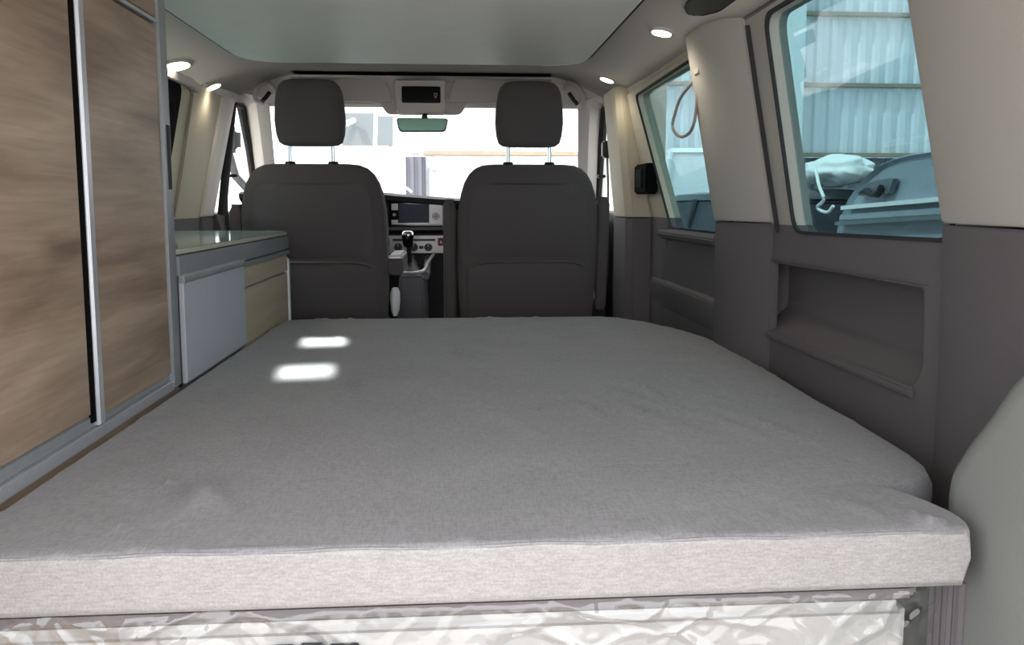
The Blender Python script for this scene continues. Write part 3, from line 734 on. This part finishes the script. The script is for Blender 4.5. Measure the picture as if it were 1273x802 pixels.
# ------------------------------------------------------------------ header fittings
def visor(x0, x1, label, inner):
    t = thing('sun_visor', label, 'sun visor', ((x0+x1)/2, 3.93, 1.58), 'sun visors')
    zt, zb = 1.588, 1.476
    # inner end is slanted
    if inner == 'r': poly = [(x0, zb+.01), (x1+.018, zb+.004), (x1-.012, zt), (x1-.12, zt), (x0+.05, zt-.018)]
    else: poly = [(x1, zb+.01), (x0-.018, zb+.004), (x0+.012, zt), (x0+.12, zt), (x1-.05, zt-.018)]
    poly = rpoly(poly, [.03, .012, .02, .02, .03], 4)
    bm = sheet([poly], lambda u, v, k: (u, 3.885+.12*(1.588-v)+k, v), .018)
    obj('visor_flap', bm, M['visor'], t, bevel=.005)
    obj('pivot_rod', tube([(x0+.06, 3.90, zt-.004), (x1-.06, 3.90, zt-.004)], .006, 8), M['visor'], t)
visor(-.82, -.314, 'left of the two pale grey sun visors', 'r')
visor(-.010, .52, 'right of the two pale grey sun visors', 'l')
oc = thing('overhead_console', 'pale overhead console with a black display panel', 'console', (-.17, 3.9, 1.58))
a = P(494, 139, 3.88); b = P(551, 103, 3.88)
obj('housing', loft([[(a.x-.01, 3.875+.02*k, b.z+.01), (b.x+.01, 3.875+.02*k, b.z+.01), (b.x+.004, 3.89, a.z+.02), (b.x-.004, 3.91, a.z), (a.x+.004, 3.91, a.z), (a.x-.004, 3.89, a.z+.02)] if k < 1 else [(a.x-.004, 3.96, b.z+.02), (b.x+.004, 3.96, b.z+.02), (b.x+.01, 3.97, a.z+.01), (b.x, 3.98, a.z-.005), (a.x, 3.98, a.z-.005), (a.x-.01, 3.97, a.z+.01)] for k in (0, 1)]), M['cab'], oc, bevel=.004)
def flatbox(px0, py0, px1, py1, y, th): 
    a = P(px0, py1, y); b = P(px1, py0, y); return rbox(a.x, b.x, y, y+th, a.z, b.z, .003, 2)
ds = obj('display', flatbox(499.5, 107.5, 547.5, 127.5, 3.862, .02), M['gloss'], oc, label='black display panel')
q = P(541.5, 118.5, 3.8615)
bm = tube([(q.x+.007*math.cos(2*PI*k/20), 3.8615, q.z+.003+.007*math.sin(2*PI*k/20)) for k in range(20)], .0022, 6, closed=True)
tube([(q.x-.006, 3.8615, q.z-.007), (q.x+.006, 3.8615, q.z-.007)], .0022, 6, bm=bm); tube([(q.x-.004, 3.8615, q.z-.011), (q.x+.004, 3.8615, q.z-.011)], .0018, 6, bm=bm)
obj('lamp_symbol', bm, M['silver'], ds, label='small white lamp symbol')
# lower apron behind the mirror
a = P(473, 141.5, 3.96); b = P(580, 130, 3.96)
poly = rpoly([(a.x+.03, a.z), (b.x-.03, a.z), (b.x, b.z), (b.x, b.z+.03), (a.x, b.z+.03), (a.x, b.z)], [.02, .02, .01, 0, 0, .01], 4)
obj('sensor_cover', prism(poly, 'y', 3.955, 3.99), M['visor'], oc, bevel=.004)
mr = thing('rear_view_mirror', 'rear-view mirror hanging below the overhead console', 'mirror', (-.165, 3.95, 1.40))
a = P(493, 164, 3.93); b = P(557, 147, 3.93)
poly = rpoly([(a.x+.012, a.z), (b.x-.012, a.z+.003), (b.x, b.z-.006), (b.x-.01, b.z), (a.x+.01, b.z), (a.x, b.z-.008)], .018, 4)
obj('mirror_housing', sheet([poly], lambda u, v, k: (u, 3.93+.06*(u+.165)+k, v), .028), M['black'], mr, bevel=.006)
cx0 = sum(p[0] for p in poly)/len(poly); cz0 = sum(p[1] for p in poly)/len(poly)
obj('mirror_glass', sheet([[(cx0+(p[0]-cx0)*.955, cz0+(p[1]-cz0)*.86) for p in poly]], lambda u, v, k: (u, 3.927+.06*(u+.165)+k, v), .004), M['mirror'], mr)
q = P(528, 145, 3.96)
obj('mirror_stem', tube([(q.x, 3.95, 1.395), (q.x, 3.953, 1.42), (q.x, 3.953, 1.431)], [.012, .016, .02], 12), M['black'], mr)
# grab handles on the windscreen pillars
for s, lab in ((1, 'grab handle on the right windscreen pillar'), (-1, 'grab handle on the left windscreen pillar')):
    p0 = at(*((704, 108) if s > 0 else (338, 108)), 'y', 3.90); p1 = at(*((721, 131) if s > 0 else (323, 126)), 'y', 3.86)
    t = thing('grab_handle', 'pale '+lab, 'handle', p0, 'cab grab handles')
    d = Vector((0, -.045, 0))
    obj('grip', tube(spline([p0+Vector((0, .05, 0)), p0+d*.7+Vector((s*.012, 0, .014)), (p0+p1)/2+d*1.3+Vector((s*.024, 0, .022)), p1+d*.7+Vector((s*.012, 0, .010)), p1+Vector((0, .05, 0))], 7), .011, 10), M['visor'], t)
    mid = (p0+p1)/2
    obj('recess_cup', tube([p0*.8+p1*.2+Vector((0, .0, -.012)), mid+Vector((0, .0, -.016)), p0*.2+p1*.8+Vector((0, .0, -.012))], .010, 10), M['dash'], t, label='dark recess behind the grip')
# LED roof lights
def led(px, py, label, r=(.030, .034)):
    p = at(px, py, 'z', 1.5)
    for _ in range(12):
        p = at(px, py, 'z', hz(p.x, p.y)-.004)
    t = thing('roof_light', label, 'light', p, 'roof spotlights')
    sl = (hz(p.x+.01, p.y)-hz(p.x-.01, p.y))/.02; rot = Matrix.Translation(p) @ Matrix.Rotation(-math.atan(sl), 4, 'Y')
    def rg(a, b, z): return [rot @ v for v in sup(0, 0, a, b, z, 2.2, 32)]
    obj('bezel', loft([rg(r[0]*1.2, r[1]*1.2, .012), rg(r[0]*1.2, r[1]*1.2, -.002), rg(r[0]*1.02, r[1]*1.02, -.005)]), M['visor'], t)
    obj('lens', loft([rg(r[0]*.98, r[1]*.98, -.002), rg(r[0]*.94, r[1]*.94, -.0068), rg(r[0]*.5, r[1]*.5, -.008)]), M['led'], t, label='glowing warm white lens')
    ld = bpy.data.lights.new('roof_light_glow', 'SPOT'); ld.energy = 2.4 if r[0] > .04 or px > 800 else 1.3; ld.color = (1, .9, .72); ld.shadow_soft_size = .04; ld.spot_size = 2.6; ld.spot_blend = .8
    lo = bpy.data.objects.new('roof_light_glow', ld); COL.objects.link(lo); lo.parent = t; lo.location = (0, 0, -.03)
led(219, 81, 'near left round roof light, beside the tall cabinet', (.044, .062))
led(265, 107, 'far left small roof light near the cab')
led(755, 98.5, 'far right small roof light near the cab')
led(823, 39.5, 'near right roof light above the sliding door')
# belt guide in the headliner, top right
p = at(882, 4, 'z', 1.50)
bg = thing('belt_guide', 'black belt guide set in the headliner, top right', 'belt guide', p)
for _ in range(10): p = at(882, 0, 'z', hz(p.x, p.y)-.022)
bg.location = p
poly = rpoly([(p.x-.055, p.y-.10), (p.x+.045, p.y-.08), (p.x+.045, p.y+.06), (p.x+.01, p.y+.115), (p.x-.03, p.y+.09), (p.x-.055, p.y+.02)], .02, 4)
obj('guide_body', prism(poly, 'z', p.z-.012, p.z+.03), M['black'], bg, bevel=.005)
obj('guide_plate', prism([(p.x+(q[0]-p.x)*1.12, p.y+(q[1]-p.y)*1.1) for q in poly], 'z', p.z-.003, p.z+.03), M['head'], bg, bevel=.003)
# cord loop at the middle pillar
top = at(868, 78, 'x', .712)
L = [at(px, py, 'x', xx) for px, py, xx in ((870, 92, .715), (860, 103, .715), (846, 122, .715), (839, 142, .715), (836, 156, .715), (840, 166, .716), (848, 170, .718), (857, 165, .72), (863, 152, .72), (866, 130, .72), (869, 105, .718))]
st = thing('strap_loop', 'grey cord loop hanging from the middle pillar over the window', 'strap', L[0])
obj('cord', tube(spline(L, 5), .0050, 8), M['strap'], st)
obj('hook', rbox(top.x-.012, top.x+.04, top.y-.05, top.y+.012, top.z-.045, top.z+.03, .01), M['beige'], st, label='beige coat hook')
# left belt height adjuster and belts in the cab
def belt(s, label):
    X = (lambda x: x) if s > 0 else (lambda x: 2*XC-x)
    t = thing('seat_belt', label, 'seat belt', (X(.72), 3.82, 1.25), 'cab seat belts')
    y = 3.83 if s > 0 else 3.88; x0 = .722 if s > 0 else .79
    bm = loft([[(X(x0+.018*q), y+.01*q, z), (X(x0+.018*q)+.004, y+.01*q+.004, z), (X(x0+.018*q)+.004, y+.05, z), (X(x0+.018*q), y+.045, z)] for q, z in ((0, 1.30), (.5, 1.1), (1, .6))])
    obj('webbing', bm, M['rubber'], t)
    obj('height_adjuster', rbox(X(x0)-.022, X(x0)+.022, y-.01, y+.045, 1.22, 1.30, .008), M['black'], t)
    obj('tongue', rbox(X(x0)-.03*s-.014, X(x0)-.03*s+.026, y-.005, y+.03, 1.125, 1.14, .004), M['black'], t)
belt(1, 'black seat belt on the right front pillar'); belt(-1, 'black seat belt on the left front pillar')

# ------------------------------------------------------------------ outside
GZ = -.55
struct(obj('ground', B((-30, 30, -14, 40, GZ-.2, GZ)), M['asphalt']))
def corrugated(p0, p1, z0, z1, pitch, depth, nrm):
    """trapezoid-ribbed sheet wall from p0 to p1"""
    p0 = Vector((p0[0], p0[1], 0)); p1 = Vector((p1[0], p1[1], 0)); d = p1-p0; Ln = d.length; d.normalize(); n = Vector((nrm[0], nrm[1], 0))
    pts = []; s = 0
    while s < Ln:
        for a, h in ((0, 0), (.36, 0), (.5, 1), (.86, 1)):
            pts.append((p0+d*min(Ln, s+a*pitch), h))
        s += pitch
    bm = bmesh.new(); A = []
    for z in (z0, z1): A.append([bm.verts.new(p+n*(h*depth)+Vector((0, 0, z))) for p, h in pts]+[bm.verts.new(p-n*.04+Vector((0, 0, z))) for p, h in (pts[-1], pts[0])])
    k = len(A[0])
    for i in range(k): bm.faces.new((A[0][i], A[0][(i+1) % k], A[1][(i+1) % k], A[1][i]))
    bm.faces.new(A[1]); bm.faces.new(A[0][::-1])
    return bm
# blue-grey canopy parked beside the rear window
XB = 2.2
oc = [(4.552, .80), (4.55, .835), (4.53, .90), (4.484, .963), (4.43, 1.03), (4.354, 1.084), (4.25, 1.15), (4.107, 1.205), (3.96, 1.232), (3.81, 1.243), (3.46, 1.251), (2.6, 1.235), (2.35, 1.20), (2.25, 1.1), (2.2, .80)]
cn = thing('vehicle_canopy', 'blue-grey domed vehicle canopy with a white edge strip', 'vehicle', (XB+.7, 3.4, GZ))
R = []
for x, k in ((XB, 1), (XB-.012, .985), (XB+.0, .97)): pass
ctr = (3.4, .80)
sc = lambda k, dz=0: [(ctr[0]+(p[0]-ctr[0])*k, ctr[1]+(p[1]-ctr[1])*k+dz) for p in oc]
R = [[(x, q[0], q[1]) for q in sc(k)] for x, k in ((XB+.03, .955), (XB+.006, .985), (XB+.02, 1.0), (XB+.5, 1.02), (XB+1.0, 1.02), (XB+1.4, 1.0), (XB+1.45, .96))]
obj('canopy_shell', loft(R), M['bluegrey'], cn, sharp=40)
def strip(pa, pb, h, d): 
    a = at(*pa, 'x', XB-d); b = at(*pb, 'x', XB-d); e = b+(b-a)*.9
    return loft([[(XB-d, p.y, p.z-h/2), (XB-d, p.y, p.z+h/2), (XB+.03, p.y, p.z+h/2), (XB+.03, p.y, p.z-h/2)] for p in (a, b, e)])
obj('edge_strip', strip((1045, 258.5), (1185, 246), .022, .035), M['white'], cn, label='white edge strip')
obj('lower_band', strip((1043, 271), (1185, 262), .036, .02), M['bluegrey'], cn, bevel=.006)
obj('white_trim', strip((1038, 278), (1185, 269), .02, .03), M['paleglass'], cn, label='pale lower strip')
a = at(1070, 246, 'x', XB); b = at(1108, 224, 'x', XB)
lt = obj('latch_plate', sheet([rpoly([(a.y+.02, a.z+.01), (b.y, a.z+.02), (b.y-.04, b.z+.01), (b.y+.10, b.z+.005), (a.y-.02, b.z-.02)], .02, 3)], lambda u, v, k: (XB-.012+k, u, v), .03), M['paleglass'], cn, label='pale recessed latch plate')
obj('latch', tube([at(1070, 240, 'x', XB-.02), at(1077, 237, 'x', XB-.025), at(1083, 242, 'x', XB-.025), at(1091, 241, 'x', XB-.025), at(1096, 232, 'x', XB-.025)], [.012, .017, .014, .02, .016], 8), M['black'], lt, label='black latch handle')
obj('vehicle_body', rbox(XB-.03, XB+1.5, 2.1, 4.62, GZ+.25, .80, .06), M['carglass'], cn)
for y in (2.6, 4.15):
    w = obj('wheel', cyl((XB-.02, y, GZ+.32), (1, 0, 0), .32, .2, 32), M['rubber'], cn, bevel=.03)
    obj('wheel_rim', cyl((XB-.04, y, GZ+.32), (1, 0, 0), .2, .03, 24), M['silver'], w)
# generic cars, built in their own frame (front towards +u) and turned into place
def car(name, label, loc, ang, paint, glassm, L=4.2, W=1.75, H=1.45, van=False):
    t = thing(name, label, 'car', loc)
    mt = Matrix.Translation(loc) @ Matrix.Rotation(ang, 4, 'Z')
    T = lambda p: mt @ Vector(p)
    def st(u, z0, z1, w):
        h = w/2
        return [T(q) for q in ((u, -h*.92, z0), (u, -h, z0+.1), (u, -h, z1-.22), (u, -h*.95, z1-.05), (u, -h*.82, z1), (u, h*.82, z1), (u, h*.95, z1-.05), (u, h, z1-.22), (u, h, z0+.1), (u, h*.92, z0))]
    b = .95 if not van else 1.05
    hood = .82 if not van else .95
    S = [(-L/2, .42, .75, W*.80), (-L/2+.05, .30, .88, W*.92), (-L/2+.3, .22, b, W), (-.2, .2, b, W), (L/2-1.3, .2, b-.02, W), (L/2-1.0, .2, hood+.04, W), (L/2-.35, .22, hood-.06, W*.96), (L/2-.08, .3, hood-.2, W*.86), (L/2, .4, .6, W*.7)]
    obj('body', loft([st(*s) for s in S]), paint, t, sharp=40)
    def gh(u, z, w): return [T(q) for q in ((u, -w/2, z), (u, w/2, z))]
    r0, r1, f1, f0 = (-L/2+.12, -L/2+.42, L/2-2.0, L/2-1.05) if not van else (-L/2+.04, -L/2+.15, L/2-1.45, L/2-.75)
    wt = W*.74; wb = W*.94
    def rg(z, a, b2, w): return [T((a, -w/2, z)), T((b2, -w/2, z)), T((b2+.06, 0, z)), T((b2, w/2, z)), T((a, w/2, z)), T((a-.05, 0, z))]
    obj('windows', loft([rg(b-.03, r0, f0, wb), rg(H-.09, r1-.03, f1+.05, wt+.04), rg(H-.05, r1+.05, f1-.05, wt-.04)]), glassm, t, bevel=.02)
    obj('roof', loft([rg(H-.075, r1-.05, f1+.07, wt+.06), rg(H-.02, r1, f1, wt), rg(H, r1+.25, f1-.25, wt-.25)]), paint, t, sharp=50)
    for a in (-1, 1):
        for q in ((f0-.02, f1+.06), (r0+.02, r1-.03), (-.15, -.15)):
            obj('pillar', tube([T((q[0], a*wb/2*.99, b-.04)), T((q[1], a*(wt+.05)/2, H-.07))], .035, 8), paint, t)
        for u in (-L/2+.8, L/2-.8):
            w = obj('wheel', cyl(T((u, a*W*.40, .32)), mt.to_3x3() @ Vector((0, a, 0)), .32, .2, 28), M['rubber'], t, bevel=.03)
            obj('wheel_rim', cyl(T((u, a*(W*.40+.2), .32)), mt.to_3x3() @ Vector((0, a, 0)), .2, .015, 20), M['silver'], w)
        obj('side_mirror', loft([[T((f0-.35+du, a*(W/2+.06)+dy, b+.05+dz)) for dy, dz in ((-.07, -.05), (.09, -.06), (.09, .08), (-.07, .07))] for du in (0, .08)]), paint, t, bevel=.015)
        obj('headlamp', loft([[T((L/2-.16+du, a*W*.33+dy, .60+dz)) for dy, dz in ((-.14, -.05), (.14, -.05), (.12, .06), (-.10, .06))] for du in (0, .09)]), M['silver'], t, bevel=.01)
        obj('tail_lamp', loft([[T((-L/2+.0+du, a*W*.38+dy, .74+dz)) for dy, dz in ((-.09, -.08), (.07, -.08), (.06, .09), (-.06, .09))] for du in (0, .12)]), M['hazard'], t, bevel=.01)
    return t
# dark car beyond the canopy with a white cover folded on its tail
bc = car('parked_car', 'black car outside, just beyond the blue-grey canopy', (2.82, 7.3, GZ), PI/2, M['paintb'], M['carglass'], 4.1, 1.7, 1.66, True)
def bundle():
    bm = bmesh.new(); bmesh.ops.create_icosphere(bm, subdivisions=4, radius=1)
    for v in bm.verts:
        n = v.co.normalized(); k = 1+.22*noise.noise(n*2.3+Vector((3, 1, 0)))+.10*noise.noise(n*6)
        v.co = Vector((2.72+n.x*.20*k, 5.62+n.y*.36*k, 1.235+n.z*.11*k))
    return bm
cv = thing('folded_cover', 'crumpled white cover with a hanging cord on the black car', 'cover', (2.72, 5.62, 1.1))
obj('cover_cloth', bundle(), M['cloth'], cv, sharp=180)
obj('cord', tube(spline([at(1013, 205, 'x', 2.46), at(1018, 230, 'x', 2.42), at(1024, 248, 'x', 2.42), at(1016, 258, 'x', 2.44), at(1028, 264, 'x', 2.44), at(1036, 256, 'x', 2.45)], 5), .011, 8), M['cloth'], cv, label='white cord')
car('parked_car', 'white van seen through the sliding door window', (3.3, 11.8, GZ), PI/2, M['paintw'], M['paintw'], 4.4, 1.8, 2.25, True)
# long shed ahead of the van: seen through the windscreen and both right-hand windows
YW = 14.5
fb = thing('shed_building', 'long pale corrugated shed with tan rails, ahead and right of the van', 'building', (2, YW, GZ))
zb = at(1060, 193.5, 'y', YW).z; zc = at(1060, 107.5, 'y', YW).z
obj('cladding', corrugated((-9, YW), (13, YW), zb, 9, .27, .05, (0, -1)), M['whitewall'], fb, sharp=20)
for z in (zb, zc, 2*zc-zb, 3*zc-2*zb):
    obj('beam', B((-.55, 13, YW-.16, YW-.05, z-.035, z+.04)), M['girt'], fb, bevel=.01, label='tan horizontal rail')
obj('lower_wall', B((-9, 3.2, YW+.02, YW+.2, GZ, zb)), M['whitewall'], fb)
obj('lower_sheet', corrugated((3.2, YW), (13, YW), GZ, zb-.04, .27, .05, (0, -1)), M['doorgrey'], fb, sharp=20, label='grey lower sheeting')
for px in (988, 1330):
    cxx = at(px, 100, 'y', YW-.3).x
    obj('column', B((cxx-.17, cxx+.17, YW-.30, YW-.285, GZ, 9), (cxx-.17, cxx+.17, YW-.18, YW-.165, GZ, 9), (cxx-.012, cxx+.012, YW-.285, YW-.18, GZ, 9)), M['column'], fb, label='pale steel column')
obj('grey_sheet', corrugated((at(496, 220, 'y', YW-.1).x, YW-.06), (at(529, 220, 'y', YW-.1).x, YW-.06), GZ, zb-.06, .14, .03, (0, -1)), M['doorgrey'], fb, sharp=20, label='grey corrugated door')
a = at(534, 209, 'y', YW-.1)
obj('panel_frame', B((a.x, a.x+.06, YW-.12, YW+.02, GZ, a.z), (a.x, a.x+2.4, YW-.12, YW+.02, a.z-.03, a.z+.02), (a.x+2.35, a.x+2.41, YW-.12, YW+.02, GZ, a.z)), M['corr'], fb, bevel=.008, label='pale panel frame')
# white delivery truck facing the van's left front
tk = thing('parked_truck', 'white truck outside, seen through the left of the windscreen', 'truck', (-1.9, 8.4, GZ))
YT = 8.0
tl = at(352, 118, 'y', YT); br = at(488, 235, 'y', YT)
R = [[(x, YT+dy, z) for dy, z in ((0.0, GZ+.4), (-.03, 1.0), (0.0, 1.50), (.05, 1.53), (.30, 2.12), (.45, 2.2), (2.2, 2.2), (2.2, GZ+.4))] for x in (tl.x-.9, br.x)]
obj('cab_body', loft(R), M['paintw'], tk, bevel=.03)
def tw(px0, px1, py0, py1, dy):
    a = at(px0, py1, 'y', YT); b = at(px1, py0, 'y', YT)
    return loft([[(x, YT+.05+(z-1.53)*.42-.014, z) for z in (a.z, b.z)]+[(x, YT+.05+(z-1.53)*.42+.02, z) for z in (b.z, a.z)] for x in (a.x, b.x)])
obj('window_pane', tw(424, 462, 138, 180, 0), M['paleglass'], tk, label='pale grey windscreen')
obj('window_pane', tw(468, 487, 142, 180, 0), M['paleglass'], tk, label='narrow pale grey window')
obj('mirror_arm', tube([at(412, 160, 'y', YT-.2), at(424, 156, 'y', YT-.1), at(440, 150, 'y', YT+.1)], .03, 8), M['corr'], tk)
obj('nose', rbox(tl.x-.7, br.x-.1, YT-.9, YT+.05, GZ+.4, 1.05, .12), M['paintw'], tk, seg=3)
obj('grille_trim', tube([at(487, 240, 'y', YT-.9), at(496, 233, 'y', YT-.9), at(506, 234, 'y', YT-.9), at(512, 239, 'y', YT-.9)], .012, 8), M['corr'], tk)
for x in (tl.x-.6, br.x-.25):
    obj('wheel', cyl((x, YT-.1, GZ+.42), (1, 0, 0), .42, .24, 28), M['rubber'], tk, bevel=.03)
dm = thing('door_mirror', 'dark door mirror outside the left cab window', 'mirror', (-1.22, 4.55, 1.08))
obj('mirror_case', rbox(-1.33, -1.17, 4.52, 4.60, 1.28, 1.42, .03), M['black'], dm)
obj('mirror_arm', tube([(-1.10, 4.50, 1.05), (-1.20, 4.55, 1.15), (-1.24, 4.56, 1.30)], .022, 10), M['black'], dm)

# ------------------------------------------------------------------ light
w = bpy.data.worlds.new('overcast_sky'); SC.world = w; w.use_nodes = True
nt = w.node_tree; N = nt.nodes; N.clear()
o = N.new('ShaderNodeOutputWorld'); bg = N.new('ShaderNodeBackground'); nt.links.new(bg.outputs[0], o.inputs[0])
tc = N.new('ShaderNodeTexCoord'); nz = N.new('ShaderNodeTexNoise'); nz.inputs['Scale'].default_value = 2.5; nz.inputs['Detail'].default_value = 4
rp = N.new('ShaderNodeValToRGB'); rp.color_ramp.elements[0].color = (.93, .96, 1, 1); rp.color_ramp.elements[1].color = (1, 1, 1, 1)
nt.links.new(tc.outputs['Generated'], nz.inputs[0]); nt.links.new(nz.outputs[0], rp.inputs[0]); nt.links.new(rp.outputs[0], bg.inputs[0])
bg.inputs[1].default_value = 3.2
sd = bpy.data.lights.new('sun', 'SUN'); sd.energy = 5; sd.angle = .03; sd.color = (1, .96, .9)
so = bpy.data.objects.new('sun', sd); COL.objects.link(so)
so.rotation_euler = Vector((.66, .22, -.72)).to_track_quat('-Z', 'Y').to_euler()
# two added narrow-beam area lamps stand in for sun patches on the mattress
for (x, y, hx, hy) in ((-.402, 2.46, .12, .24), (-.37, 1.98, .125, .14)):
    l = bpy.data.lights.new('sun_stand_in', 'AREA'); l.shape = 'RECTANGLE'; l.size = hx; l.size_y = hy*.40; l.spread = math.radians(1.0); l.energy = hx*hy*11; l.color = (.93, 1, .98)
    lo = bpy.data.objects.new('sun_stand_in', l); COL.objects.link(lo)
    d = Vector((-.14, 1, -.44)).normalized()
    lo.location = Vector((x, y, .59))-d*3.3
    lo.rotation_euler = d.to_track_quat('-Z', 'Y').to_euler()
SC.view_settings.view_transform = 'Standard'; SC.view_settings.look = 'None'; SC.view_settings.gamma = 1
SC.view_settings.use_curve_mapping = False
SC.view_settings.exposure = 0.34
